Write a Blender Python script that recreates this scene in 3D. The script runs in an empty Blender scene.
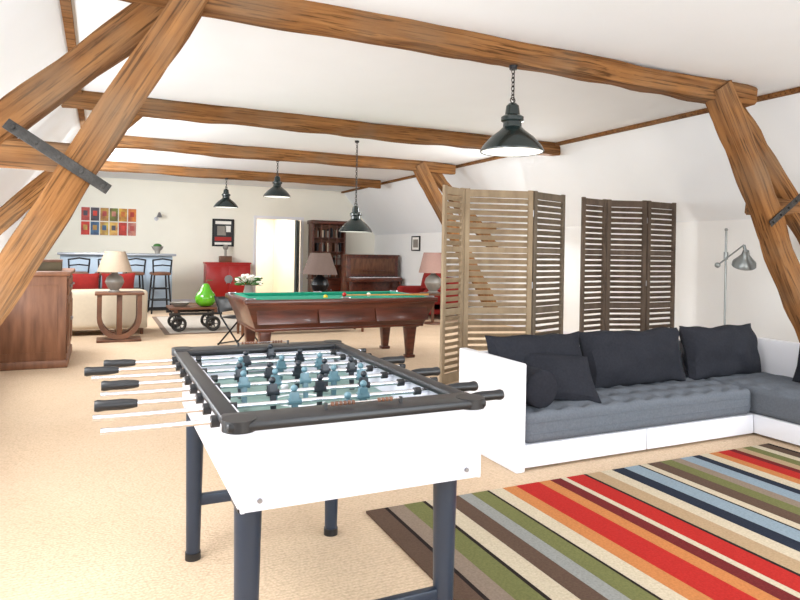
import bpy, bmesh, math, random
from mathutils import Matrix, Vector, noise, Euler
random.seed(7)
scene=bpy.context.scene
rad=math.radians
# ---------------------------------------------------------------- materials
MATS={}
def lin(c):
    return tuple((x/12.92 if x<=.04045 else ((x+.055)/1.055)**2.4) for x in c)
def mat(name,col,rough=.6,metal=0,var=.0,scale=8,stretch=(1,1,1),bump=0,bscale=None,emit=None,es=0,col2=None,spec=None,coat=0,detail=4):
    if name in MATS: return MATS[name]
    m=bpy.data.materials.new(name); m.use_nodes=True
    nt=m.node_tree; b=nt.nodes['Principled BSDF']
    c=lin(col)
    b.inputs['Base Color'].default_value=(*c,1)
    b.inputs['Roughness'].default_value=rough
    b.inputs['Metallic'].default_value=metal
    if spec is not None: b.inputs['Specular IOR Level'].default_value=spec
    if coat: b.inputs['Coat Weight'].default_value=coat
    if emit: 
        b.inputs['Emission Color'].default_value=(*lin(emit),1); b.inputs['Emission Strength'].default_value=es
    tc=nt.nodes.new('ShaderNodeTexCoord'); mp=nt.nodes.new('ShaderNodeMapping')
    mp.inputs['Scale'].default_value=stretch
    nt.links.new(tc.outputs['Object'],mp.inputs['Vector'])
    n=nt.nodes.new('ShaderNodeTexNoise'); n.inputs['Scale'].default_value=scale; n.inputs['Detail'].default_value=detail
    nt.links.new(mp.outputs['Vector'],n.inputs['Vector'])
    r=nt.nodes.new('ShaderNodeValToRGB')
    r.color_ramp.elements[0].position=.3; r.color_ramp.elements[1].position=.72
    d=lin(col2) if col2 else tuple(x*(1-var) for x in c)
    r.color_ramp.elements[0].color=(*d,1); r.color_ramp.elements[1].color=(*c,1)
    nt.links.new(n.outputs['Fac'],r.inputs['Fac']); nt.links.new(r.outputs['Color'],b.inputs['Base Color'])
    if bump:
        n2=nt.nodes.new('ShaderNodeTexNoise'); n2.inputs['Scale'].default_value=bscale or scale*3; n2.inputs['Detail'].default_value=5
        nt.links.new(mp.outputs['Vector'],n2.inputs['Vector'])
        bp=nt.nodes.new('ShaderNodeBump'); bp.inputs['Strength'].default_value=bump; bp.inputs['Distance'].default_value=.02
        nt.links.new(n2.outputs['Fac'],bp.inputs['Height']); nt.links.new(bp.outputs['Normal'],b.inputs['Normal'])
    MATS[name]=m; return m
oak=mat('old_oak',(.63,.445,.27),.9,scale=3.0,stretch=(.3,6,6),col2=(.42,.27,.15),bump=.8,bscale=7,detail=10,spec=.15)
# extra dark cracks / knots running with the grain
def crack(m,amount=.85):
    nt=m.node_tree; bs=nt.nodes['Principled BSDF']; ramp=[n for n in nt.nodes if n.type=='VALTORGB'][0]
    tc=[n for n in nt.nodes if n.type=='TEX_COORD'][0]
    mp=nt.nodes.new('ShaderNodeMapping'); mp.inputs['Scale'].default_value=(.4,18,18); nt.links.new(tc.outputs['Object'],mp.inputs['Vector'])
    n=nt.nodes.new('ShaderNodeTexNoise'); n.inputs['Scale'].default_value=3.2; n.inputs['Detail'].default_value=7; n.inputs['Distortion'].default_value=.15
    nt.links.new(mp.outputs['Vector'],n.inputs['Vector'])
    r=nt.nodes.new('ShaderNodeValToRGB'); r.color_ramp.elements[0].position=.36; r.color_ramp.elements[0].color=(.26,.24,.22,1); r.color_ramp.elements[1].position=.48; r.color_ramp.elements[1].color=(1,1,1,1)
    nt.links.new(n.outputs['Fac'],r.inputs['Fac'])
    mx=nt.nodes.new('ShaderNodeMixRGB'); mx.blend_type='MULTIPLY'; mx.inputs['Fac'].default_value=amount
    nt.links.new(ramp.outputs['Color'],mx.inputs['Color1']); nt.links.new(r.outputs['Color'],mx.inputs['Color2'])
    # weathered grey blotches
    n3=nt.nodes.new('ShaderNodeTexNoise'); n3.inputs['Scale'].default_value=1.6; n3.inputs['Detail'].default_value=5; nt.links.new(tc.outputs['Object'],n3.inputs['Vector'])
    r3=nt.nodes.new('ShaderNodeValToRGB'); r3.color_ramp.elements[0].position=.45; r3.color_ramp.elements[0].color=(0,0,0,1); r3.color_ramp.elements[1].position=.75; r3.color_ramp.elements[1].color=(.6,.6,.6,1)
    nt.links.new(n3.outputs['Fac'],r3.inputs['Fac'])
    m2=nt.nodes.new('ShaderNodeMixRGB'); m2.blend_type='MIX'; m2.inputs['Color2'].default_value=(.21,.15,.10,1)
    nt.links.new(r3.outputs['Color'],m2.inputs['Fac']); nt.links.new(mx.outputs['Color'],m2.inputs['Color1']); nt.links.new(m2.outputs['Color'],bs.inputs['Base Color'])
crack(oak)
wall_m=mat('wall_plaster',(.945,.945,.94),.9,var=.03,scale=2,bump=.05,bscale=30)
wallb_m=mat('back_wall_plaster',(.955,.94,.89),.9,var=.03,scale=2,bump=.05,bscale=30)
ceil_m=mat('ceiling_paint',(.945,.96,.975),.9,var=.02,scale=2,bump=.03,bscale=20)
white=mat('white_paint',(.92,.92,.94),.4,var=.02)
whitel=mat('white_laminate',(.84,.84,.88),.3,var=.02,scale=3)
black=mat('black_plastic',(.11,.11,.12),.38,var=.2)
blackm=mat('black_metal',(.07,.07,.08),.4,metal=.3,var=.2)
legm=mat('leg_blue_black',(.15,.19,.25),.35,var=.2)
chrome=mat('chrome',(.85,.85,.87),.18,metal=1)
iron=mat('dark_iron',(.27,.26,.25),.6,metal=.5,var=.5,scale=20,bump=.4)
green=mat('field_green',(.48,.59,.56),.45,var=.15,scale=4)
cloth=mat('pool_cloth',(.05,.58,.46),.9,var=.1,scale=30)
maho=mat('mahogany',(.42,.20,.13),.3,scale=4,stretch=(.6,4,4),col2=(.24,.11,.07),coat=.3)
brown=mat('walnut',(.47,.30,.20),.45,scale=5,stretch=(1,4,1),col2=(.32,.19,.12))
brown2=mat('cabinet_wood',(.53,.35,.24),.45,scale=4,stretch=(4,4,.6),col2=(.38,.23,.14))
shut1=mat('shutter_beige',(.66,.585,.48),.8,scale=10,stretch=(1,1,.3),col2=(.54,.47,.38))
shut2=mat('shutter_brown',(.42,.36,.31),.8,scale=10,stretch=(1,1,.3),col2=(.30,.25,.21))
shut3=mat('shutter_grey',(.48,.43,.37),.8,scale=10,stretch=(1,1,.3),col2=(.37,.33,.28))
char=mat('charcoal_fabric',(.18,.185,.21),.95,var=.25,scale=60,bump=.2,bscale=250,spec=.1)
greyf=mat('grey_fabric',(.42,.44,.47),.95,var=.2,scale=80,bump=.25,bscale=300,spec=.1)
cream=mat('cream_fabric',(.82,.76,.67),.9,var=.06,scale=20,bump=.1)
redf=mat('red_fabric',(.58,.12,.10),.9,var=.2,scale=20)
redp=mat('red_lacquer',(.66,.08,.07),.3,var=.1)
shade=mat('linen_shade',(.66,.58,.50),.9,var=.08,scale=60)
shaded=mat('taupe_shade',(.43,.36,.33),.9,var=.1,scale=60)
shadep=mat('rose_shade',(.66,.53,.49),.9,var=.1,scale=60)
lampb=mat('pendant_enamel',(.10,.15,.15),.25,var=.1,coat=.3)
lampw=mat('pendant_inner',(.95,.95,.93),.3,emit=(1,1,.97),es=.6)
ceram=mat('ceramic_grey',(.58,.56,.53),.4,var=.2,scale=6)
pearg=mat('pear_green',(.40,.72,.12),.2,col2=(.28,.58,.08),scale=3,coat=.5)
leaf=mat('leaf_green',(.2,.42,.15),.6,var=.3)
petal=mat('petal_white',(.95,.95,.9),.7,var=.05)
barm=mat('bar_front_grey',(.60,.66,.72),.5,var=.08,scale=3)
zinc=mat('zinc_top',(.62,.64,.67),.3,metal=.5,var=.1)
paper=mat('paper_white',(.95,.94,.92),.8,var=.02)
greylamp=mat('lamp_grey_metal',(.55,.57,.57),.35,metal=.5,var=.1)
pteal=mat('player_teal',(.33,.45,.49),.35); pnavy=mat('player_black',(.1,.12,.15),.35)
doorg=mat('door_greygreen',(.33,.37,.36),.6,var=.1)
steel=mat('steel',(.6,.6,.62),.3,metal=.9)
# carpet with woven rows
carpet=mat('sisal_carpet',(.875,.775,.665),.95,scale=1.6,col2=(.855,.75,.635),spec=.1)
nt=carpet.node_tree; bs=nt.nodes['Principled BSDF']
tc=[n for n in nt.nodes if n.type=='TEX_COORD'][0]
vor=nt.nodes.new('ShaderNodeTexVoronoi'); vor.inputs['Scale'].default_value=85
mpc=nt.nodes.new('ShaderNodeMapping'); mpc.inputs['Scale'].default_value=(.8,1.5,1); nt.links.new(tc.outputs['Object'],mpc.inputs['Vector'])
nt.links.new(mpc.outputs['Vector'],vor.inputs['Vector'])
wv=nt.nodes.new('ShaderNodeTexWave'); wv.bands_direction='Y'; wv.inputs['Scale'].default_value=14; wv.inputs['Distortion'].default_value=1.2; wv.inputs['Detail'].default_value=3; wv.inputs['Detail Scale'].default_value=6
nt.links.new(tc.outputs['Object'],wv.inputs['Vector'])
bp=nt.nodes.new('ShaderNodeBump'); bp.inputs['Strength'].default_value=.45; bp.inputs['Distance'].default_value=.008
nt.links.new(vor.outputs['Distance'],bp.inputs['Height']); nt.links.new(bp.outputs['Normal'],bs.inputs['Normal'])
mx=nt.nodes.new('ShaderNodeMixRGB'); mx.blend_type='MULTIPLY'; mx.inputs['Fac'].default_value=.32
ramp=[n for n in nt.nodes if n.type=='VALTORGB'][0]
r2=nt.nodes.new('ShaderNodeValToRGB'); r2.color_ramp.elements[0].color=(1,1,1,1); r2.color_ramp.elements[1].color=(.42,.36,.30,1); r2.color_ramp.elements[0].position=.2;r2.color_ramp.elements[1].position=.85
nt.links.new(vor.outputs['Distance'],r2.inputs['Fac'])
nt.links.new(ramp.outputs['Color'],mx.inputs['Color1']); nt.links.new(r2.outputs['Color'],mx.inputs['Color2'])
mw=nt.nodes.new('ShaderNodeMixRGB'); mw.blend_type='MULTIPLY'; mw.inputs['Fac'].default_value=.10
nt.links.new(mx.outputs['Color'],mw.inputs['Color1']); nt.links.new(wv.outputs['Color'],mw.inputs['Color2']); nt.links.new(mw.outputs['Color'],bs.inputs['Base Color'])

# ---------------------------------------------------------------- builder
class B:
    def __init__(s): s.bm=bmesh.new(); s.mats=[]
    def add(s,t,m,M=None):
        if m not in s.mats: s.mats.append(m)
        i=s.mats.index(m)
        if M is not None: t.transform(M)
        for f in t.faces: f.material_index=i; f.smooth=True
        bmesh.ops.recalc_face_normals(t,faces=t.faces)
        me=bpy.data.meshes.new('t'); t.to_mesh(me); t.free(); s.bm.from_mesh(me); bpy.data.meshes.remove(me); return s
    def box(s,c,d,m,rot=(0,0,0),bev=0,taper=None,seg=2):
        t=bmesh.new(); bmesh.ops.create_cube(t,size=1)
        for v in t.verts:
            if taper and v.co.z<0: v.co.x*=taper[0]; v.co.y*=taper[1]
            v.co=Vector((v.co.x*d[0],v.co.y*d[1],v.co.z*d[2]))
        if bev: bmesh.ops.bevel(t,geom=t.edges[:],offset=bev,segments=seg,affect='EDGES',profile=.5)
        return s.add(t,m,Matrix.Translation(c)@Euler(rot).to_matrix().to_4x4())
    def bx(s,x0,x1,y0,y1,z0,z1,m,bev=0):
        return s.box(((x0+x1)/2,(y0+y1)/2,(z0+z1)/2),(abs(x1-x0),abs(y1-y0),abs(z1-z0)),m,bev=bev)
    def cyl(s,p1,p2,r1,m,r2=None,seg=16):
        p1=Vector(p1);p2=Vector(p2); r2=r1 if r2 is None else r2
        t=bmesh.new(); d=p2-p1
        bmesh.ops.create_cone(t,cap_ends=True,segments=seg,radius1=r1,radius2=r2,depth=d.length)
        q=d.to_track_quat('Z','Y').to_matrix().to_4x4()
        return s.add(t,m,Matrix.Translation((p1+p2)/2)@q)
    def sph(s,c,r,m,sc=(1,1,1),seg=16):
        t=bmesh.new(); bmesh.ops.create_uvsphere(t,u_segments=seg,v_segments=max(6,seg//2),radius=r)
        return s.add(t,m,Matrix.Translation(c)@Matrix.Diagonal((*sc,1)))
    def lathe(s,prof,m,c=(0,0,0),seg=32,rot=(0,0,0)):
        t=bmesh.new(); rings=[]
        for r,z in prof:
            rings.append([t.verts.new((max(r,.0005)*math.cos(2*math.pi*i/seg),max(r,.0005)*math.sin(2*math.pi*i/seg),z)) for i in range(seg)])
        for a,b in zip(rings,rings[1:]):
            for i in range(seg): t.faces.new((a[i],a[(i+1)%seg],b[(i+1)%seg],b[i]))
        return s.add(t,m,Matrix.Translation(c)@Euler(rot).to_matrix().to_4x4())
    def tube(s,pts,r,m,seg=10):
        for a,b in zip(pts,pts[1:]): s.cyl(a,b,r,m,seg=seg)
        for p in pts[1:-1]: s.sph(p,r,m,seg=8)
        return s
    def torus(s,c,R,r,m,rot=(0,0,0),n=24,k=8,sc=(1,1,1)):
        t=bmesh.new(); rings=[]
        for i in range(n):
            a=2*math.pi*i/n
            rings.append([t.verts.new(((R+r*math.cos(2*math.pi*j/k))*math.cos(a)*sc[0],(R+r*math.cos(2*math.pi*j/k))*math.sin(a)*sc[1],r*math.sin(2*math.pi*j/k))) for j in range(k)])
        for i in range(n):
            a=rings[i];b=rings[(i+1)%n]
            for j in range(k): t.faces.new((a[j],a[(j+1)%k],b[(j+1)%k],b[j]))
        return s.add(t,m,Matrix.Translation(c)@Euler(rot).to_matrix().to_4x4())
    def pillow(s,c,w,h,th,m,rot=(0,0,0),n=18,pw=.45,nz=.012):
        t=bmesh.new(); G={}
        for side in (1,-1):
            for i in range(n+1):
                for j in range(n+1):
                    u=-1+2*i/n; v=-1+2*j/n
                    edge=i in(0,n) or j in(0,n)
                    if side<0 and edge: G[(side,i,j)]=G[(1,i,j)]; continue
                    x=w/2*u*(1-.06*math.cos(v*math.pi/2)); z=h/2*v*(1-.06*math.cos(u*math.pi/2))
                    y=0 if edge else side*th/2*(math.cos(u*math.pi/2)*math.cos(v*math.pi/2))**pw
                    y+= nz*noise.noise(Vector((x*7+c[0]*3,side*2.,z*7+c[1]*5)))*(0 if edge else 1)
                    z+=nz*.8*noise.noise(Vector((x*5+c[0],3.,v)))
                    G[(side,i,j)]=t.verts.new((x,y,z))
            for i in range(n):
                for j in range(n): t.faces.new([G[(side,i,j)],G[(side,i+1,j)],G[(side,i+1,j+1)],G[(side,i,j+1)]])
        return s.add(t,m,Matrix.Translation(c)@Euler(rot).to_matrix().to_4x4())
    def soft(s,x0,x1,y0,y1,z0,z1,m,r=.05,cuts=30,tuft=None,puff=0):
        t=bmesh.new(); bmesh.ops.create_cube(t,size=2)
        bmesh.ops.subdivide_edges(t,edges=t.edges[:],cuts=cuts,use_grid_fill=True)
        hx,hy,hz=(x1-x0)/2,(y1-y0)/2,(z1-z0)/2
        for v in t.verts:
            p=Vector((v.co.x*hx,v.co.y*hy,v.co.z*hz)); q=Vector((max(-hx+r,min(hx-r,p.x)),max(-hy+r,min(hy-r,p.y)),max(-hz+r,min(hz-r,p.z))))
            d=p-q
            top=v.co.z>.99
            if d.length>1e-6: p=q+d.normalized()*r
            if top and puff: p.z+=puff*(1-v.co.x**2)*(1-v.co.y**2)
            if top and tuft:
                px,py=tuft
                nx=max(1,round(2*hx/px)); ny=max(1,round(2*hy/py))
                fx=((p.x+hx)/(2*hx)*nx)%1-.5; fy=((p.y+hy)/(2*hy)*ny)%1-.5
                dd=(fx*px)**2+(fy*py)**2
                p.z-=.036*math.exp(-dd/.0022)
            v.co=p
        return s.add(t,m,Matrix.Translation(((x0+x1)/2,(y0+y1)/2,(z0+z1)/2)))
    def prism(s,pts,th,m,M):
        t=bmesh.new(); a=[t.verts.new((x,-th/2,z)) for x,z in pts]; b=[t.verts.new((x,th/2,z)) for x,z in pts]
        t.faces.new(a); t.faces.new(b[::-1]); n=len(pts)
        for i in range(n): t.faces.new((a[i],b[i],b[(i+1)%n],a[(i+1)%n]))
        return s.add(t,m,M)
    def fin(s,name,loc=(0,0,0),rz=0,parent=None,M=None,ang=35):
        me=bpy.data.meshes.new(name); s.bm.to_mesh(me); s.bm.free()
        for m in s.mats: me.materials.append(m)
        try: me.set_sharp_from_angle(angle=rad(ang))
        except Exception: pass
        o=bpy.data.objects.new(name,me); scene.collection.objects.link(o)
        if M is not None: o.matrix_world=M
        else: o.location=loc; o.rotation_euler=(0,0,rz)
        if parent: o.parent=parent
        return o
def empty(name,loc=(0,0,0)):
    e=bpy.data.objects.new(name,None); e.location=loc; scene.collection.objects.link(e); return e
def timber(name,p1,p2,w,h,parent,seed=0,m=oak,jit=.014):
    """hewn beam; local X along the length, w = size along Y(depth), h = other"""
    p1=Vector(p1);p2=Vector(p2); L=(p2-p1).length; n=max(4,int(L/.12))
    t=bmesh.new(); rings=[]; ch=.022
    sec=[(-w/2+ch,-h/2),(w/2-ch,-h/2),(w/2,-h/2+ch),(w/2,h/2-ch),(w/2-ch,h/2),(-w/2+ch,h/2),(-w/2,h/2-ch),(-w/2,-h/2+ch)]
    for i in range(n+1):
        x=L*i/n; ring=[]
        oy=.03*noise.noise(Vector((x*.7,seed*3.1,0))); oz=.035*noise.noise(Vector((x*.7,seed*3.1,7)))
        for k,(y,z) in enumerate(sec):
            j=noise.noise(Vector((x*2.5,k*1.3+seed,2.2)))*jit*1.6
            sc=1+j/ (w/2)
            ring.append(t.verts.new((x,y*sc+oy,z*sc+oz)))
        rings.append(ring)
    for a,b in zip(rings,rings[1:]):
        for k in range(8): t.faces.new((a[k],a[(k+1)%8],b[(k+1)%8],b[k]))
    t.faces.new(rings[0][::-1]); t.faces.new(rings[-1])
    X=(p2-p1).normalized(); Y=Vector((0,1,0)) if abs(X.y)<.9 else Vector((1,0,0)); Z=X.cross(Y).normalized(); Y=Z.cross(X)
    M=Matrix((X,Y,Z)).transposed().to_4x4(); M.translation=p1
    b=B(); b.add(t,m); o=b.fin(name,M=M); 
    if parent: o.parent=parent
    return o

# ---------------------------------------------------------------- room shell
XL,XR,YB,YF=-1.25,7.15,17.0,-2.6; KN=1.85; CH=3.05; FL,FR=-.25,6.15
def slab(name,x0,x1,y0,y1,z0,z1,m): b=B(); b.bx(x0,x1,y0,y1,z0,z1,m); return b.fin(name)
slab('floor',XL-.2,XR+.2,YF-.2,YB+3.5,-.1,0,carpet)
slab('ceiling',FL-.05,FR+.05,YF-.2,YB+.2,CH,CH+.1,ceil_m)
slab('wall_left',XL-.12,XL,YF,YB,0,KN+.02,wall_m)
slab('wall_right',XR,XR+.12,YF,YB,0,KN+.02,wall_m)
def slope(name,xa,za,xb,zb,sgn):
    t=bmesh.new(); nrm=Vector((sgn*(abs(za-zb)),0,abs(xb-xa))).normalized()*.1
    vs=[]
    for y in (YF-.2,YB+.2):
        for (x,z) in ((xa,za),(xb,zb),(xb+nrm.x,zb+nrm.z),(xa+nrm.x,za+nrm.z)): vs.append(t.verts.new((x,y,z)))
    a,b=vs[:4],vs[4:]
    t.faces.new(a);t.faces.new(b[::-1])
    for i in range(4): t.faces.new((a[i],b[i],b[(i+1)%4],a[(i+1)%4]))
    bb=B(); bb.add(t,ceil_m); return bb.fin(name)
slope('ceiling_slope_right',FR,CH,XR+.02,KN-.02,1); slope('ceiling_slope_left',FL,CH,XL-.02,KN-.02,-1)
# back wall with doorway
b=B(); DX0,DX1,DH=3.75,4.95,2.2
b.bx(XL-.1,DX0,YB,YB+.15,0,3.15,wallb_m); b.bx(DX1,XR+.1,YB,YB+.15,0,3.15,wallb_m); b.bx(DX0,DX1,YB,YB+.15,DH,3.15,wallb_m)
b.fin('wall_back')
hall=mat('hall_wall',(.95,.91,.85),.9,var=.03)
slab('wall_hall_back',DX0-.3,DX1+.1,YB+3.0,YB+3.1,0,2.6,hall); slab('wall_hall_left',DX0-.4,DX0-.3,YB+.15,YB+3.1,0,2.6,hall); slab('wall_hall_right',DX1,DX1+.1,YB+.15,YB+3.1,0,2.6,hall); slab('ceiling_hall',DX0-.4,DX1+.1,YB+.15,YB+3.1,2.6,2.7,hall)
b=B()
b.bx(DX0-.08,DX0,YB-.02,YB,0,DH+.08,white); b.bx(DX1,DX1+.08,YB-.02,YB,0,DH+.08,white); b.bx(DX0,DX1,YB-.02,YB,DH,DH+.08,white); b.fin('trim_door')
b=B()  # open door leaf
b.box((0,.28,1.09),(.05,.56,2.16),doorg,bev=.004)
for z in (.55,1.55): b.box((-.03,.28,z),(.01,.38,.75),doorg,bev=.003)
b.sph((-.05,.5,1.05),.03,steel); b.fin('door_1',(DX1-.30,YB-.6,0),rad(-24))
# front wall with wide window opening
b=B()
b.bx(XL,0.2,YF-.15,YF,0,3.15,wall_m); b.bx(5.8,XR,YF-.15,YF,0,3.15,wall_m); b.bx(.2,5.8,YF-.15,YF,2.7,3.15,wall_m); b.bx(.2,5.8,YF-.15,YF,0,.4,wall_m); b.fin('wall_front')
b=B()
for x in (.23,1.6,3.0,4.4,5.77): b.bx(x-.03,x+.03,YF-.1,YF-.04,.4,2.7,white)
for z in (.43,2.67): b.bx(.2,5.8,YF-.1,YF-.04,z-.03,z+.03,white)
b.fin('window_1')
# added off-camera frames around the left fill lamps; the wall has no opening
b=B()
for y0 in (.6,3.2,5.8):
    for y in (y0,y0+1.0,y0+2.0): b.bx(XL,XL+.04,y-.025,y+.025,.7,1.7,white)
    for z in (.7,1.7): b.bx(XL,XL+.04,y0-.025,y0+2.025,z-.025,z+.025,white)
b.fin('fill_left_frames')
slab('trim_1',FR-.045,FR+.02,YF,YB,CH-.045,CH-.002,oak); slab('trim_2',FL-.02,FL+.045,YF,YB,CH-.045,CH-.002,oak)
slab('baseboard_right',XR-.015,XR,YF,YB,0,.09,white); slab('baseboard_left',XL,XL+.015,YF,8.1,0,.09,white)
b=B(); b.bx(XL,DX0-.08,YB-.015,YB,0,.09,white); b.bx(DX1+.08,XR,YB-.015,YB,0,.09,white); b.fin('baseboard_back')

# ---------------------------------------------------------------- trusses
TB=2.87
def truss(y,inner_l,inner_r,outer_l,outer_r,x0,x1,seed,w=.2,h=.19,dl=0):
    e=empty('roof_truss')
    timber('tie_beam',(x0,y,TB+h/2+dl),(x1,y,TB+h/2-.01),w,h,e,seed)
    if inner_l: timber('strut_left',(.52,y-.04,TB+.12),(-.96,y-.04,.32),.19,.19,e,seed+1)
    if inner_r: timber('strut_right',(5.24,y-.04,TB+.12),(6.9,y-.04,.32),.2,.23,e,seed+2)
    if outer_l: timber('rafter_left',(.40,y+.12,TB+.16),(-1.13,y+.12,1.48),.16,.20,e,seed+3)
    if outer_r: timber('rafter_right',(5.5,y+.12,TB+.16),(7.03,y+.12,1.48),.16,.20,e,seed+4)
    if inner_l and outer_l: timber('collar_left',(-1.15,y+.1,1.92),(-.06,y+.1,1.90),.14,.17,e,seed+5)
    if inner_r and outer_r: timber('collar_right',(7.0,y+.1,1.92),(5.92,y+.1,1.90),.14,.17,e,seed+6)
    return e
t1=truss(4.25,1,1,1,1,-.1,5.74,1,w=.2,h=.18,dl=.04)
for sx,nm in ((1,'left'),(-1,'right')):
    b=B(); L=.62
    b.box((0,0,0),(L,.012,.062),iron,bev=.004)
    for i in range(5): b.cyl((-L/2+.04+i*.135,-.006,0),(-L/2+.04+i*.135,-.022,0),.012,iron,seg=6)
    ang=rad(33)*sx
    cx=-.22 if sx>0 else 5.9+.22
    o=b.fin('iron_strap_'+nm); o.location=(cx,4.25-.04-.125,1.88); o.rotation_euler=(0,ang,0); o.parent=t1
truss(7.75,0,0,1,0,-.4,6.2,11)
truss(10.5,0,1,0,1,-.1,6.0,21)
truss(13.8,0,0,0,0,-.1,5.9,31)

# ---------------------------------------------------------------- pendants
def pendant(x,y,zb,ztop,R=.25,link=.03):
    b=B()
    b.lathe([(R,0),(R*1.01,.012),(R*.93,.05),(R*.68,.12),(R*.42,.17),(R*.3,.2),(R*.29,.24),(R*.36,.25),(R*.36,.28),(R*.24,.30),(R*.2,.37),(R*.12,.39),(0,.4)],lampb,seg=40)
    b.lathe([(R*.97,.004),(R*.88,.05),(R*.62,.11),(R*.3,.16),(0,.17)],lampw,seg=40)
    b.sph((0,0,.07),.06,lampw,(1,1,1.2))
    b.torus((0,0,.415),.022,.005,iron,rot=(rad(90),0,0),n=12,k=6)
    z=.44; i=0; H=ztop-zb
    while z<H-.03:
        b.torus((0,0,z),.014,.004,iron,rot=(rad(90),0,rad(90)*(i%2)),n=8,k=4,sc=(1,1.5,1)); z+=.034; i+=1
    b.cyl((.01,0,.4),(.01,0,H),.004,black,seg=6)
    b.cyl((0,0,H-.03),(0,0,H),.03,blackm,.035)
    b.fin('pendant_lamp',(x,y,zb))
pendant(2.96,4.25,2.19,2.88); pendant(3.49,9.05,1.67,3.05); pendant(2.96,11.75,2.36,3.05); pendant(2.38,13.75,2.25,2.87)

# ---------------------------------------------------------------- foosball table
b=B(); x0,x1,y0,y1=.31,1.115,1.72,3.12; zt=.92; zb=.665
bl,br=x0+.045,x1-.005
b.bx(bl,br,y0+.02,y0+.05,zb,zt-.025,whitel,.004); b.bx(bl,br,y1-.05,y1-.02,zb,zt-.025,whitel,.004)
b.bx(bl-.004,bl+.03,y0+.05,y1-.05,zb,zt-.025,whitel,.004); b.bx(br-.03,br+.004,y0+.05,y1-.05,zb,zt-.025,whitel,.004)
b.bx(bl+.02,br-.02,y0+.04,y1-.04,zb+.01,.795,green)
for xx in (bl+.004,br-.004): b.bx(xx-.006,xx+.006,y0+.016,y0+.03,zb,zt-.025,whitel,.003)
for xx in (bl+.05,br-.05): b.cyl((xx,y0+.021,zb+.03),(xx,y0+.014,zb+.03),.007,steel,seg=12)
b.bx(x0,x1,y0-.01,y0+.115,zt-.028,zt,black,.010); b.bx(x0,x1,y1-.115,y1+.01,zt-.028,zt,black,.010)
b.bx(x0,x0+.055,y0+.08,y1-.08,zt-.03,zt-.003,black,.008); b.bx(x1-.055,x1,y0+.08,y1-.08,zt-.03,zt-.003,black,.008)
for xx in (x0+.038,x1-.038):
    for yy in (y0+.032,y1-.032): b.cyl((xx,yy,zt-.03),(xx,yy,zt+.002),.046,black,seg=28)
for yy,s in ((y0+.1,1),(y1-.1,-1)):
    b.bx(x0+.055,.60,yy-.01,yy+.01,.79,zt-.03,whitel); b.bx(.81,x1-.055,yy-.01,yy+.01,.79,zt-.03,whitel); b.bx(.60,.81,yy-.01,yy+.01,.87,zt-.03,whitel)
    b.bx(.58,.83,yy+s*.002,yy+s*.10,.795,.7965,white); b.bx(.59,.82,yy,yy+s*.092,.7962,.7972,green)
b.bx(x0+.055,x1-.055,(y0+y1)/2-.004,(y0+y1)/2+.004,.795,.7965,white)
b.torus(((x0+x1)/2,(y0+y1)/2,.796),.1,.004,white,n=32,k=4)
for yy in (y0+.05,y1-.05):
    b.cyl((.60,yy,zt+.014),(.84,yy,zt+.014),.002,chrome,seg=6)
    for xx in (.60,.84): b.box((xx,yy,zt+.008),(.008,.010,.02),black)
    for i in range(10): b.box((.62+i*.013+(.07 if i>5 else 0),yy,zt+.014),(.010,.012,.012),brown,bev=.003)
for lx in (x0+.085,x1-.075):
    for ly in (y0+.12,y1-.16):
        b.cyl((lx,ly,.03),(lx,ly,zb+.02),.030,legm,.040,seg=28); b.cyl((lx,ly,0),(lx,ly,.032),.034,black,seg=24)
        b.bx(lx-.04,lx+.04,ly-.05,ly+.05,zb-.02,zb+.02,black,.006)
for ly in (y0+.12,y1-.16): b.box(((x0+x1)/2,ly,.26),(x1-x0-.16,.03,.05),legm,bev=.006)
def player(b,x,y,z,m,tilt):
    R=Matrix.Translation((x,y,z))@Euler((tilt,0,0)).to_matrix().to_4x4()
    def bb(c,d,mm,bev=.003,tp=None):
        t=bmesh.new(); bmesh.ops.create_cube(t,size=1)
        for v in t.verts:
            if tp and v.co.z<0: v.co.x*=tp; v.co.y*=tp
            v.co=Vector((v.co.x*d[0],v.co.y*d[1],v.co.z*d[2]))
        bmesh.ops.bevel(t,geom=t.edges[:],offset=bev,segments=2,affect='EDGES'); t.transform(Matrix.Translation(c)); b.add(t,mm,R)
    bb((0,0,.012),(.030,.022,.036),m); bb((0,0,-.035),(.022,.016,.06),m,tp=.8); bb((0,.002,-.072),(.020,.030,.020),m)
    t=bmesh.new(); bmesh.ops.create_uvsphere(t,u_segments=10,v_segments=8,radius=.012); t.transform(Matrix.Translation((0,0,.042))); b.add(t,m,R)
cfg=[(1,'R'),(2,'R'),(3,'L'),(5,'R'),(5,'L'),(3,'R'),(2,'L'),(1,'L')]
hz=.885
offs=[.0,-.02,.02,.0,.04,-.03,-.02,.05]
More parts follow.
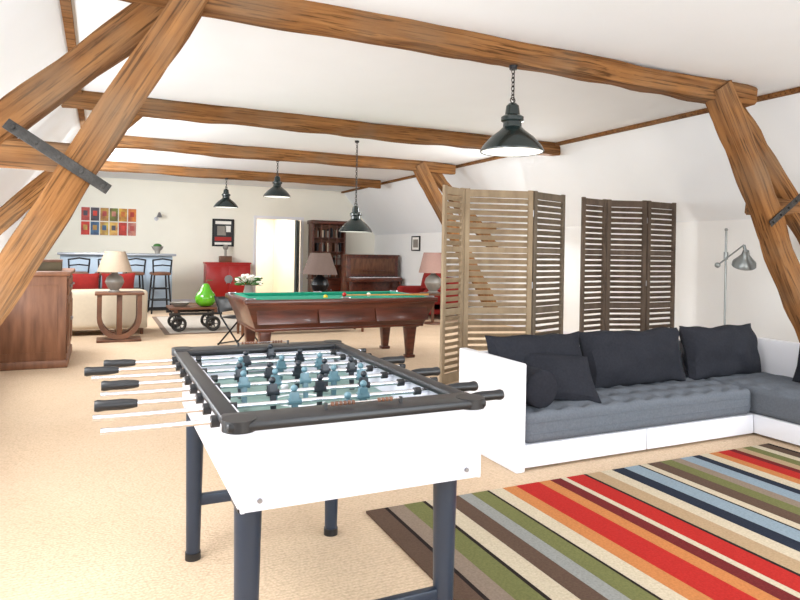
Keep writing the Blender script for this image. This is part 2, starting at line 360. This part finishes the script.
for i,(n,side) in enumerate(cfg):
    y=1.885+.155*i; o=offs[i]
    if side=='L': xa,xb=.09+o-.06,1.17+o*.5
    else: xa,xb=.02+o,1.22+o*.5
    b.cyl((xa,y,hz),(xb,y,hz),.008,chrome,seg=14)
    for xx in (x0-.004,x1+.004): b.cyl((xx-.012,y,hz),(xx+.012,y,hz),.018,black,seg=18)
    hp=[(0,0),(.016,.001),(.019,.01),(.0165,.03),(.0175,.08),(.015,.11),(.012,.125),(0,.126)]
    if side=='L': b.lathe(hp,black,(xa-.06,y,hz),20,(0,rad(90),0)); b.cyl((xb-.01,y,hz),(xb+.015,y,hz),.011,black,seg=12)
    else: b.lathe(hp,black,(xb+.07,y,hz),20,(0,rad(-90),0)); b.cyl((xa-.012,y,hz),(xa+.01,y,hz),.010,chrome,seg=12)
    m=pteal if side=='R' else pnavy
    sp={1:0,2:.24,3:.17,5:.115}[n]
    for k in range(n): 
        px=.712+(k-(n-1)/2)*sp+o*.4
        player(b,px,y,hz,m,random.uniform(-.25,.25)); b.cyl((px-.022,y,hz),(px+.022,y,hz),.012,m,seg=10)
    for xx in (x0+.075+max(0,o)*.4,x1-.075+min(0,o)*.4): b.cyl((xx-.012,y,hz),(xx+.012,y,hz),.014,black,seg=12)
b.sph((.7,2.6,.815),.017,white)
b.fin('foosball_table')

# ---------------------------------------------------------------- striped rug
S={'brown':(.38,.30,.25),'dark':(.17,.14,.13),'olive':(.45,.45,.28),'cream':(.80,.74,.64),'taupe':(.56,.49,.43),'blue':(.55,.61,.65),'orange':(.76,.49,.29),'red':(.70,.17,.15),'maroon':(.43,.15,.15),'navy':(.16,.18,.23),'tan':(.70,.59,.46),'grey':(.58,.58,.56),'gold':(.74,.62,.36)}
SM={k:mat('wool_'+k,v,.95,var=.25,scale=90,bump=.25,bscale=200,spec=.1) for k,v in S.items()}
seq=[('brown',.10),('dark',.02),('taupe',.09),('olive',.11),('dark',.02),('cream',.10),('brown',.10),('grey',.08),('olive',.10),('dark',.015),('cream',.09),('orange',.09),('red',.16),('orange',.08),('maroon',.08),('cream',.04),('red',.13),('dark',.02),('tan',.11),('cream',.09),('navy',.10),('blue',.12),('dark',.015),('cream',.06),('brown',.11),('olive',.10),('taupe',.08),('blue',.11),('navy',.07),('cream',.09),('orange',.08),('red',.11),('maroon',.06),('tan',.08),('olive',.09),('cream',.07),('brown',.09),('dark',.03)]
tot=sum(w for _,w in seq); W=4.50-1.29; x=1.29
b=B()
for k,w in seq:
    w=w*W/tot; b.bx(x,x+w+.0005,.75,3.12,.001,.013,SM[k]); x+=w
b.fin('striped_rug')

# ---------------------------------------------------------------- sectional sofa
b=B(); SX0,SX1,SY0,SY1,SH=2.38,5.46,3.33,4.04,.69
b.bx(SX0,SX0+.07,SY0-.02,SY1,.0,SH,white,.012)
b.bx(SX0+.07,SX1,SY1-.06,SY1,.0,SH-.03,white,.012)
b.bx(SX1-.07,SX1,1.7,SY1-.06,.0,SH-.03,white,.012)
b.bx(SX0+.075,3.5,SY0,SY1-.06,.02,.165,white,.006); b.bx(3.51,4.62,SY0,SY1-.06,.02,.165,white,.006); b.bx(4.63,SX1-.07,1.72,SY1-.06,.02,.165,white,.006)
b.soft(SX0+.08,4.60,SY0-.01,SY1-.07,.165,.375,greyf,.05,56,(.20,.17),.01)
b.soft(4.62,SX1-.08,1.75,SY1-.07,.165,.375,greyf,.05,50,(.20,.20),.01)
for z in (.235,.305): b.box((SX0+.1+1.05,SY0-.010,z),(2.08,.008,.008),greyf,bev=.003)
for cx,w in ((2.93,.86),(3.87,1.06),(4.88,.9)): b.pillow((cx,3.83,.57),w,.46,.26,char,rot=(rad(-14),0,0),pw=.35,nz=.03,n=26)
b.pillow((5.22,3.02,.56),.75,.42,.24,char,rot=(rad(-16),0,rad(-90)),pw=.35,nz=.03,n=26)
b.pillow((2.94,3.60,.52),.54,.38,.18,char,rot=(rad(-42),rad(4),rad(-14)),nz=.02)
b.cyl((2.64,3.40,.495),(2.64,3.80,.495),.125,char,seg=32); b.sph((2.64,3.40,.495),.124,char,(1,.2,1),24); b.sph((2.64,3.80,.495),.124,char,(1,.2,1),24)
b.fin('sectional_sofa')

# ---------------------------------------------------------------- shutters
def panel(b,p,q,H,m):
    p=Vector((*p,0));q=Vector((*q,0)); d=q-p; L=d.length; a=math.atan2(d.y,d.x)
    T=Matrix.Translation(p)@Matrix.Rotation(a,4,'Z')
    def bb(c,s,rx=0,bev=.003):
        t=bmesh.new(); bmesh.ops.create_cube(t,size=1)
        for v in t.verts: v.co=Vector((v.co.x*s[0],v.co.y*s[1],v.co.z*s[2]))
        if bev: bmesh.ops.bevel(t,geom=t.edges[:],offset=bev,segments=1,affect='EDGES')
        b.add(t,m,T@Matrix.Translation(c)@Matrix.Rotation(rx,4,'X'))
    st=.055; th=.032; g=.008
    for x in (g+st/2,L-g-st/2): bb((x,0,H/2),(st,th,H))
    rails=[(.05,.10),(H*.36,.07),(H*.68,.06),(H-.05,.08)]
    for z,h in rails: bb((L/2,0,z+.0),(L-2*g-2*st+.004,th*.9,h))
    for (za,ha),(zb_,hb) in zip(rails,rails[1:]):
        lo=za+ha/2; hi=zb_-hb/2; n=int((hi-lo)/.062)
        for i in range(n): bb((L/2,0,lo+(i+.5)*(hi-lo)/n),(L-2*g-2*st+.004,.008,.057),rad(38),0)
def screen(pts,ms,H):
    b=B()
    for i,(p,q) in enumerate(zip(pts,pts[1:])): panel(b,p,q,H,ms[i])
    for i in range(1,len(pts)-1):
        for z in (.3,1.0,1.8): b.cyl((pts[i][0],pts[i][1],z),(pts[i][0],pts[i][1],z+.07),.008,steel,seg=8)
    b.fin('louvered_folding_screen')
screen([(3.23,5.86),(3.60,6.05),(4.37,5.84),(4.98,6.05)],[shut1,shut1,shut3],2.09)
screen([(5.30,6.12),(5.78,6.22),(6.30,6.05),(6.86,6.10)],[shut2,shut2,shut2],2.09)

# ---------------------------------------------------------------- reading floor lamp
b=B()
b.lathe([(0,0),(.15,0),(.15,.015),(.13,.03),(.02,.04),(0,.04)],greylamp)
b.cyl((0,0,.03),(0,0,1.68),.011,greylamp); b.sph((0,0,1.68),.018,greylamp)
b.cyl((0,0,1.36),(0,0,1.44),.022,greylamp)
b.tube([(-.15,-.02,1.30),(.02,-.03,1.40),(.20,-.06,1.52)],.008,greylamp)
b.sph((-.15,-.02,1.30),.03,greylamp)
b.cyl((.20,-.06,1.52),(.21,-.08,1.42),.016,greylamp)
b.lathe([(.0,.0),(.03,0),(.04,-.05),(.07,-.09),(.115,-.14),(.12,-.18),(.115,-.18),(.1,-.13),(0,-.07)],greylamp,(.21,-.08,1.46),28,(rad(20),rad(-18),0))
b.fin('reading_floor_lamp',(6.06,4.72,0))

# ---------------------------------------------------------------- pool table
b=B(); px0,px1,py0,py1=1.50,3.98,7.30,8.62; H=.80
b.bx(px0,px1,py0,py0+.13,H-.06,H,maho,.015); b.bx(px0,px1,py1-.13,py1,H-.06,H,maho,.015)
b.bx(px0,px0+.13,py0+.1,py1-.1,H-.06,H,maho,.015); b.bx(px1-.13,px1,py0+.1,py1-.1,H-.06,H,maho,.015)
b.bx(px0+.12,px1-.12,py0+.12,py1-.12,H-.1,H-.035,cloth)
for (a,c,d,e) in ((px0+.10,px1-.10,py0+.06,py0+.17),(px0+.10,px1-.10,py1-.17,py1-.08)): b.bx(a,c,d,e,H-.05,H+.006,cloth,.008)
for (a,c) in ((px0+.09,px0+.17),(px1-.17,px1-.09)): b.bx(a,c,py0+.14,py1-.14,H-.05,H+.006,cloth,.008)
b.box(((px0+px1)/2,(py0+py1)/2,H-.20),(px1-px0-.04,py1-py0-.04,.30),maho,bev=.012,taper=(.90,.84))
b.bx(px0+.14,px1-.14,py0+.13,py1-.13,H-.38,H-.34,maho,.01)
for xx in (px0+.08,(px0+px1)/2,px1-.08):
    for yy in (py0+.1,py1-.1): b.cyl((xx,yy,H-.02),(xx,yy,H+.008),.055,black,seg=20); b.torus((xx,yy,H+.006),.056,.008,steel,n=20,k=6)
for i in range(3): b.box((px0+.5+i*(px1-px0-1.0)/2,py0+.028,H-.2),(.72,.014,.18),maho,rot=(rad(-18),0,0),bev=.005)
for xx in (px0+.28,px1-.28):
    for yy in (py0+.26,py1-.26):
        b.box((xx,yy,.235),(.15,.15,.42),maho,bev=.012,taper=(.55,.55)); b.box((xx,yy,.43),(.19,.19,.05),maho,bev=.012); b.box((xx,yy,.02),(.12,.12,.04),maho,bev=.01)
cols=[(.9,.75,.1),(.8,.1,.1),(.95,.95,.9)]
for i,c in enumerate(cols): b.sph((2.6+.37*i+.1*math.sin(i*3),7.75+.4*abs(math.sin(i*2)),H-.005),.029,mat('ball_%d'%i,c,.1),seg=16)
b.cyl((2.9,7.8,H+.01),(3.9,7.42,H+.03),.007,mat('cue_wood',(.85,.6,.3),.3),.013)
b.fin('pool_table')

# ---------------------------------------------------------------- left cabinet
b=B()
b.bx(0,.90,0,1.3,.06,1.04,brown2,.008); b.bx(0,.94,-.03,1.33,1.04,1.09,brown2,.012); b.bx(0,.92,-.02,1.32,.0,.09,brown2,.01)
for i in range(2):
    b.bx(.90,.912,.05+i*.62,.62+i*.62,.15,.78,brown2,.006); b.bx(.912,.922,.12+i*.62,.55+i*.62,.22,.71,brown2,.008); b.bx(.90,.915,.05+i*.62,.62+i*.62,.82,1.0,brown2,.006); b.sph((.93,.33+i*.62,.91),.018,steel); b.sph((.93,.58 if i==0 else .72,.5),.018,steel)
b.bx(.10,.81,-.008,.0,.18,.94,brown2,.004)
b.fin('wooden_sideboard',(-1.235,8.2,0))
b=B(); b.bx(0,.34,0,.25,0,.1,mat('box_green',(.35,.3,.2),.6,var=.2),.005); b.bx(-.004,.344,-.004,.254,.1,.13,brown,.005); b.fin('storage_box',(-.75,8.5,1.09))

# ---------------------------------------------------------------- art deco side table + lamp
b=B()
b.box((0,0,.70),(.66,.42,.035),brown,bev=.008); b.box((0,0,.02),(.6,.38,.04),brown,bev=.01)
n=14
outer=[(-.30,.685)]+[(-.30*math.cos(t),.36-.32*math.sin(t)) for t in [math.pi*i/n for i in range(n+1)]]+[(.30,.685)]
inner=[(-.235,.685)]+[(-.235*math.cos(t),.36-.255*math.sin(t)) for t in [math.pi*i/n for i in range(n+1)]]+[(.235,.685)]
for yy in (-.14,.14): b.prism(outer+inner[::-1],.1,brown,Matrix.Translation((0,yy,0)))
b.box((0,0,.36),(.07,.3,.66),brown,bev=.005)
b.fin('art_deco_side_table',(.27,10.3,0))
def tlamp(name,loc,sc,base,sh,R=.22,r=.16):
    b=B()
    b.lathe([(0,0),(.08,0),(.085,.015),(.06,.03),(.10,.08),(.13,.15),(.11,.22),(.05,.27),(.025,.30),(.02,.36),(0,.36)],base,seg=28)
    b.lathe([(R,.30),(r,.60),(r-.006,.60),(R-.006,.30)],sh,seg=36)
    b.cyl((0,0,.34),(0,0,.56),.006,steel); 
    for a in (0,2.1,4.2): b.cyl((0,0,.56),((r-.005)*math.cos(a),(r-.005)*math.sin(a),.585),.003,steel,seg=6)
    o=b.fin(name,loc); o.scale=(sc,)*3
tlamp('table_lamp',(.20,10.3,.718),1.0,ceram,shade,.24,.14)
def couch(name,loc,rz,w,m,cush,hb=.78):
    b=B()
    b.box((0,0,.22),(w,.85,.24),m,bev=.03); b.soft(-w/2+.18,w/2-.18,-.42,.25,.32,.48,m,.05,14)
    b.soft(-w/2,w/2,.22,.45,.1,hb,m,.08,14); 
    for s in (-1,1): b.soft(s*(w/2-.1)-.1,s*(w/2-.1)+.1,-.43,.4,.1,.62,m,.08,14)
    for sx in (-1,1):
        for sy in (-1,1): b.cyl((sx*(w/2-.08),sy*.36,0),(sx*(w/2-.08),sy*.36,.12),.025,brown)
    n=max(1,round((w-.4)/.5))
    for i in range(n): b.pillow((-(n-1)*.26+i*.52,.12,.76),.50,.42,.16,cush,rot=(rad(-14),0,random.uniform(-.1,.1)))
    b.fin(name,loc,rz)
couch('cream_sofa',(-.25,11.35,0),rad(180),1.9,cream,redf,.72)
couch('red_armchair',(-.65,13.2,0),rad(40),.85,redf,redf,.85)
couch('red_armchair',(6.5,12.4,0),rad(-90),1.5,redf,redf,.85)
b=B(); rugp=mat('pale_rug',(.76,.72,.67),.95,var=.15,scale=12,bump=.2,bscale=80); rugb=mat('rug_border',(.5,.42,.36),.95,var=.1)
b.bx(.95,3.6,10.75,13.6,.001,.010,rugb); b.bx(1.03,3.52,10.83,13.52,.009,.013,rugp); b.fin('area_rug')
# cart with pear
b=B(); z0=.36
for i in range(6): b.bx(-.42,.42,-.3+i*.1,-.3+i*.1+.09,z0,z0+.035,brown,.004)
for x in (-.32,.32): b.bx(x-.03,x+.03,-.3,.3,z0-.05,z0,brown,.004)
for y in (-.26,.26): b.bx(-.42,.42,y-.025,y+.025,z0-.09,z0-.05,iron,.004)
for x in (-.27,.27):
    b.cyl((x,-.3,.125),(x,.3,.125),.014,iron)
    for y in (-.29,.29):
        b.torus((x,y,.125),.10,.025,iron,rot=(rad(90),0,0),n=24,k=8)
        for k in range(6): b.cyl((x,y,.125),(x+.09*math.cos(k*1.047),y,.125+.09*math.sin(k*1.047)),.008,iron,seg=6)
        b.cyl((x,y-.03,.125),(x,y+.03,.125),.03,iron); b.box((x,y*.9,.22),(.03,.02,.2),iron)
b.fin('industrial_cart_table',(1.45,11.25,.013))
b=B(); b.lathe([(0,.01),(.06,0),(.12,.02),(.165,.08),(.175,.14),(.15,.21),(.10,.27),(.075,.32),(.06,.36),(.03,.385),(0,.38)],pearg,seg=36)
b.tube([(0,0,.375),(.01,0,.42),(.035,0,.45)],.008,brown); b.sph((.07,0,.44),.05,leaf,(1,.5,.12)); b.fin('pear_sculpture',(1.62,11.15,.408))
b=B(); b.lathe([(0,0),(.09,0),(.15,.05),(.16,.07),(.15,.07),(.08,.02),(0,.015)],ceram); b.fin('ceramic_bowl',(1.22,11.25,.408))
# folding chair
b=B()
for x in (-.2,.2):
    b.cyl((x,-.22,0),(x*.9,.2,.42),.012,blackm); b.cyl((x,.22,0),(x*.9,-.2,.42),.012,blackm); b.cyl((x*.9,.18,.40),(x,.30,.70),.012,blackm)
b.pillow((0,0,.40),.44,.42,.04,black,rot=(rad(90),0,0),n=8); b.pillow((0,.25,.58),.44,.24,.03,black,rot=(rad(-17),0,0),n=8)
for y in (-.22,.22): b.cyl((-.2,y,.02),(.2,y,.02),.01,blackm)
b.fin('folding_chair',(1.84,9.35,0),rad(35))
# console table, lamp, flowers
b=B(); b.bx(0,2.2,0,.5,.56,.62,brown,.01); b.bx(.06,2.14,.05,.45,.46,.56,brown,.006)
for x in (.08,2.12):
    for y in (.07,.43): b.box((x,y,.23),(.06,.06,.46),brown,bev=.006,taper=(.6,.6))
b.bx(.1,2.1,.08,.42,.14,.17,brown,.005); b.fin('console_table',(1.98,10.15,0))
tlamp('table_lamp',(3.38,10.4,.62),1.2,blackm,shaded,.25,.14)
b=B(); b.lathe([(0,0),(.06,0),(.08,.08),(.06,.17),(.07,.19),(.06,.19),(.05,.17),(0,.16)],ceram)
for i in range(34):
    a=random.uniform(0,6.28); r=random.uniform(.03,.22); z=random.uniform(.26,.40)-r*.4
    b.cyl((0,0,.16),(r*math.cos(a),r*math.sin(a),z),.003,leaf,seg=5); b.sph((r*math.cos(a),r*math.sin(a),z),.035,petal,(1,1,.7),8)
for i in range(20):
    a=random.uniform(0,6.28); b.sph((.18*math.cos(a),.18*math.sin(a),.22+random.uniform(-.03,.08)),.06,leaf,(1,.5,.25),8)
b.fin('flower_vase',(2.18,10.4,.62))

# ---------------------------------------------------------------- bar + stools + posters
b=B(); b.bx(-.75,1.45,14.95,15.45,.08,1.2,barm,.006); b.bx(-.72,1.42,15.0,15.4,0,.08,black); b.bx(-.8,1.52,14.85,15.52,1.2,1.25,zinc,.01)
for i in range(4): b.bx(-.70+i*.545,-.20+i*.545,14.938,14.95,.16,1.12,barm,.005)
b.fin('bar_counter')
def stool(x,y,rz):
    b=B()
    for sx in (-1,1):
        for sy in (-1,1): b.cyl((sx*.2,sy*.2,0),(sx*.14,sy*.14,.82),.018,blackm)
    for z,k in ((.28,.18),(.52,.16)):
        for s in (-1,1): b.cyl((-k,s*k,z),(k,s*k,z),.012,blackm,seg=8); b.cyl((s*k,-k,z),(s*k,k,z),.012,blackm,seg=8)
    b.soft(-.19,.19,-.19,.19,.80,.87,brown,.03,8)
    b.tube([(-.17,-.17,.85),(-.19,-.2,1.12),(0,-.23,1.15),(.19,-.2,1.12),(.17,-.17,.85)],.016,blackm)
    b.tube([(-.18,-.19,1.0),(0,-.22,1.02),(.18,-.19,1.0)],.014,blackm)
    b.fin('bar_stool',(x,y,0),rz)
for i in range(4): stool(-.40+i*.52,14.45,random.uniform(-.2,.2))
b=B(); b.lathe([(0,0),(.05,0),(.06,.06),(.1,.1),(.13,.16),(.12,.16),(.08,.11),(0,.08)],ceram); b.sph((0,0,.17),.09,leaf,(1,1,.6)); b.fin('fruit_bowl',(1.15,15.15,1.25))
pc=[(.85,.25,.18),(.9,.75,.25),(.25,.45,.6),(.9,.55,.2),(.85,.75,.35),(.8,.35,.3),(.95,.8,.4),(.3,.3,.35),(.75,.2,.12),(.8,.65,.3),(.85,.6,.5),(.5,.55,.2)]
pm=[mat('poster_%d'%i,c,.6,scale=7,col2=(c[0]*.7,c[1]*.5,c[2]*.6)) for i,c in enumerate(pc)]
b=B()
for i in range(6):
    for j in range(2):
        cx=-.33+i*.205; z=1.82+j*.34
        b.box((cx,YB-.012,z),(.200,.02,.335),paper,bev=.002); b.box((cx,YB-.024,z),(.182,.006,.315),pm[(i*2+j*5)%12]); b.box((cx,YB-.029,z+.02),(.09,.004,.12),pm[(i*5+j*3+4)%12])
b.fin('poster_grid')
def frame(w,h,fm,im,extra):
    b=B(); 
    for s in (-1,1): b.box((s*w/2,0,0),(.03,.03,h+.03),fm,bev=.003); b.box((0,0,s*h/2),(w+.03,.03,.03),fm,bev=.003)
    b.box((0,.005,0),(w,.015,h),im)
    for (c,d,m) in extra: b.box((c[0],-.006,c[1]),(d[0],.008,d[1]),m)
    return b
b=frame(.52,.68,blackm,pnavy,[((-.04,.05),(.22,.24),ceram),((.12,.10),(.14,.16),paper),((0,.26),(.40,.08),paper),((0,-.16),(.42,.10),redp),((0,-.28),(.42,.06),paper)]); b.fin('framed_poster',(2.88,YB-.02,1.80))
b=frame(.42,.34,blackm,paper,[((0,0),(.26,.2),ceram)]); b.fin('picture_frame',(XR-.02,14.3,1.6),rad(-90))
# red cabinet
b=B(); b.bx(0,1.1,0,.42,.1,1.0,redp,.01); b.bx(-.02,1.12,-.02,.43,1.0,1.04,redp,.008)
for i in range(2): b.bx(.04+i*.52,.54+i*.52,-.015,0,.16,.94,redp,.008); b.cyl((.5+i*.1,-.03,.5),(.5+i*.1,-.03,.6),.01,steel)
b.cyl((.55,-.018,.62),(.55,-.028,.62),.10,steel,seg=28)
for x in (.06,1.04):
    for y in (.06,.36): b.box((x,y,.05),(.06,.06,.1),black)
b.fin('red_cabinet',(2.4,16.5,0))
b=B(); b.bx(0,.3,0,.2,0,.16,brown,.01); b.cyl((.15,.1,.16),(.15,.1,.32),.03,ceram); b.sph((.15,.1,.38),.07,ceram); b.fin('radio_and_vase',(2.75,16.6,1.04))
# glazed bookcase
b=B(); w=.95
b.bx(0,w,0,.36,0,.62,maho,.008); b.bx(-.03,w+.03,-.03,.38,.6,.64,maho,.008); b.bx(-.04,w+.04,-.03,.38,2.1,2.2,maho,.015)
b.bx(0,.05,0,.36,.64,2.1,maho); b.bx(w-.05,w,0,.36,.64,2.1,maho); b.bx(0,w,.32,.36,.64,2.1,brown)
for z in (.98,1.34,1.72): b.bx(.05,w-.05,.06,.32,z,z+.02,maho)
bk=[brown,brown,cream,pnavy,ceram,ceram]
for z in (.66,1.0,1.36,1.74):
    x=.07
    while x<w-.1:
        ww=random.uniform(.025,.055)
        if random.random()<.7: b.bx(x,x+ww,.12,.3,z,z+random.uniform(.18,.28),random.choice(bk))
        x+=ww+.003
for x in (.02,.25,.475,.70,.93): b.bx(x-.015,x+.015,-.01,.01,.66,2.1,maho)
for z in (1.15,1.6): b.bx(0,w,-.008,.008,z,z+.02,maho)
for i in range(2): b.bx(.04+i*.45,.45+i*.45,-.012,0,.08,.56,maho,.006); b.sph((.42+i*.12,-.03,.32),.02,steel)
b.fin('glazed_bookcase',(5.15,16.55,0))
# upright piano
b=B(); L=1.42
b.bx(.18,.62,0,L,.0,1.26,maho,.01); b.bx(.14,.64,-.02,L+.02,1.26,1.3,maho,.01); b.bx(-.08,.2,0,L,.62,.72,maho,.01)
b.bx(-.07,.16,.07,L-.07,.72,.735,white,.002)
for i in range(32):
    if i%7 not in (2,6): b.bx(.02,.16,.1+i*.039,.12+i*.039,.735,.75,black)
for y in (.04,L-.04): b.box((-.03,y,.31),(.07,.07,.62),maho,bev=.01); b.bx(-.1,.2,y-.05,y+.05,0,.06,maho,.01)
b.bx(.165,.18,.1,L-.1,.8,1.2,brown,.01); b.bx(.1,.17,.4,L-.4,.88,.9,maho)
b.fin('upright_piano',(7.02,14.9,0),rad(90))
# round side table with rose lamp
b=B(); b.cyl((0,0,.56),(0,0,.6),.26,brown,seg=32); b.cyl((0,0,.03),(0,0,.56),.03,brown); b.cyl((0,0,0),(0,0,.03),.18,brown,.16,seg=24); b.fin('round_side_table',(5.85,10.95,0))
tlamp('table_lamp',(5.85,10.95,.6),1.3,ceram,shadep,.22,.15)
# wall sconce
b=B(); b.cyl((0,0,0),(0,-.03,0),.05,steel); b.tube([(0,-.03,0),(0,-.2,.05),(.05,-.3,.15)],.008,steel); b.lathe([(.02,0),(.07,-.12),(.065,-.12),(.0,-.02)],steel,(.05,-.3,.15)); b.fin('reading_sconce',(1.25,YB,2.1))

# ---------------------------------------------------------------- lights
def area(name,loc,target,sx,sy,p,col=(1,1,1)):
    l=bpy.data.lights.new(name,'AREA'); l.shape='RECTANGLE'; l.size=sx; l.size_y=sy; l.energy=p; l.color=col
    o=bpy.data.objects.new(name,l); scene.collection.objects.link(o); o.location=loc
    o.rotation_euler=(Vector(target)-Vector(loc)).to_track_quat('-Z','Y').to_euler(); return o
area('window_daylight',(3.0,YF+.02,1.6),(3.0,10,2.6),5.4,2.2,235,(.90,.955,1))
area('fill_right_near',(6.45,1.2,2.62),(3,2.0,0),1.6,1.0,75,(.95,.98,1))  # added fill lamp under the right slope, no skylight modelled
area('fill_left_near',(-.6,2.0,2.45),(2.0,2.4,0),1.6,1.0,60,(.97,.98,1))  # off-camera fill lamp added below the left slope, roof is closed here
for i,y in enumerate((1.6,4.2,6.8)):
    l=area('fill_left_wall_%d'%i,(XL+.06,y,1.2),(4.0,y,2.7),2.0,.95,72,(.90,.955,1))  # fill lamps added along the solid left wall, tilted up to brighten the ceiling
area('skylight_far_left_daylight',(-.62,9.4,2.45),(3.5,10.5,0),1.8,1.0,160,(.94,.975,1))  # fill lamp added to brighten the far half of the room
area('fill_far_left_b',(-.62,12.6,2.45),(3.5,15,.8),1.8,1.0,215,(.94,.975,1))  # second added far fill, lifts the back wall
area('fill_right_mid',(6.5,8.4,2.5),(3.0,9,0),1.2,.9,100,(.97,.99,1))  # added mid-room fill below the unbroken right slope
area('hall_light',(4.2,YB+1.6,2.5),(4.2,YB+1.6,0),1,1,60,(1,.99,.97))
w=bpy.data.worlds.new('World'); scene.world=w; w.use_nodes=True
sk=w.node_tree.nodes.new('ShaderNodeTexSky'); sk.sky_type='NISHITA'; sk.sun_elevation=rad(40); sk.sun_rotation=rad(200); sk.sun_disc=False
w.node_tree.links.new(sk.outputs['Color'],w.node_tree.nodes['Background'].inputs['Color']); w.node_tree.nodes['Background'].inputs['Strength'].default_value=.35
# ---------------------------------------------------------------- camera
cd=bpy.data.cameras.new('camera'); cd.sensor_width=36; cd.lens=28.8; cd.shift_y=-.06; cd.clip_end=100
co=bpy.data.objects.new('camera',cd); scene.collection.objects.link(co)
co.matrix_world=Matrix.Translation((0,0,1.38))@Matrix.Rotation(rad(-25.1),4,'Z')@Matrix.Rotation(rad(90),4,'X')@Matrix.Rotation(rad(1),4,'Z')
scene.camera=co
scene.view_settings.view_transform='Standard'; scene.view_settings.look='None'; scene.view_settings.exposure=0
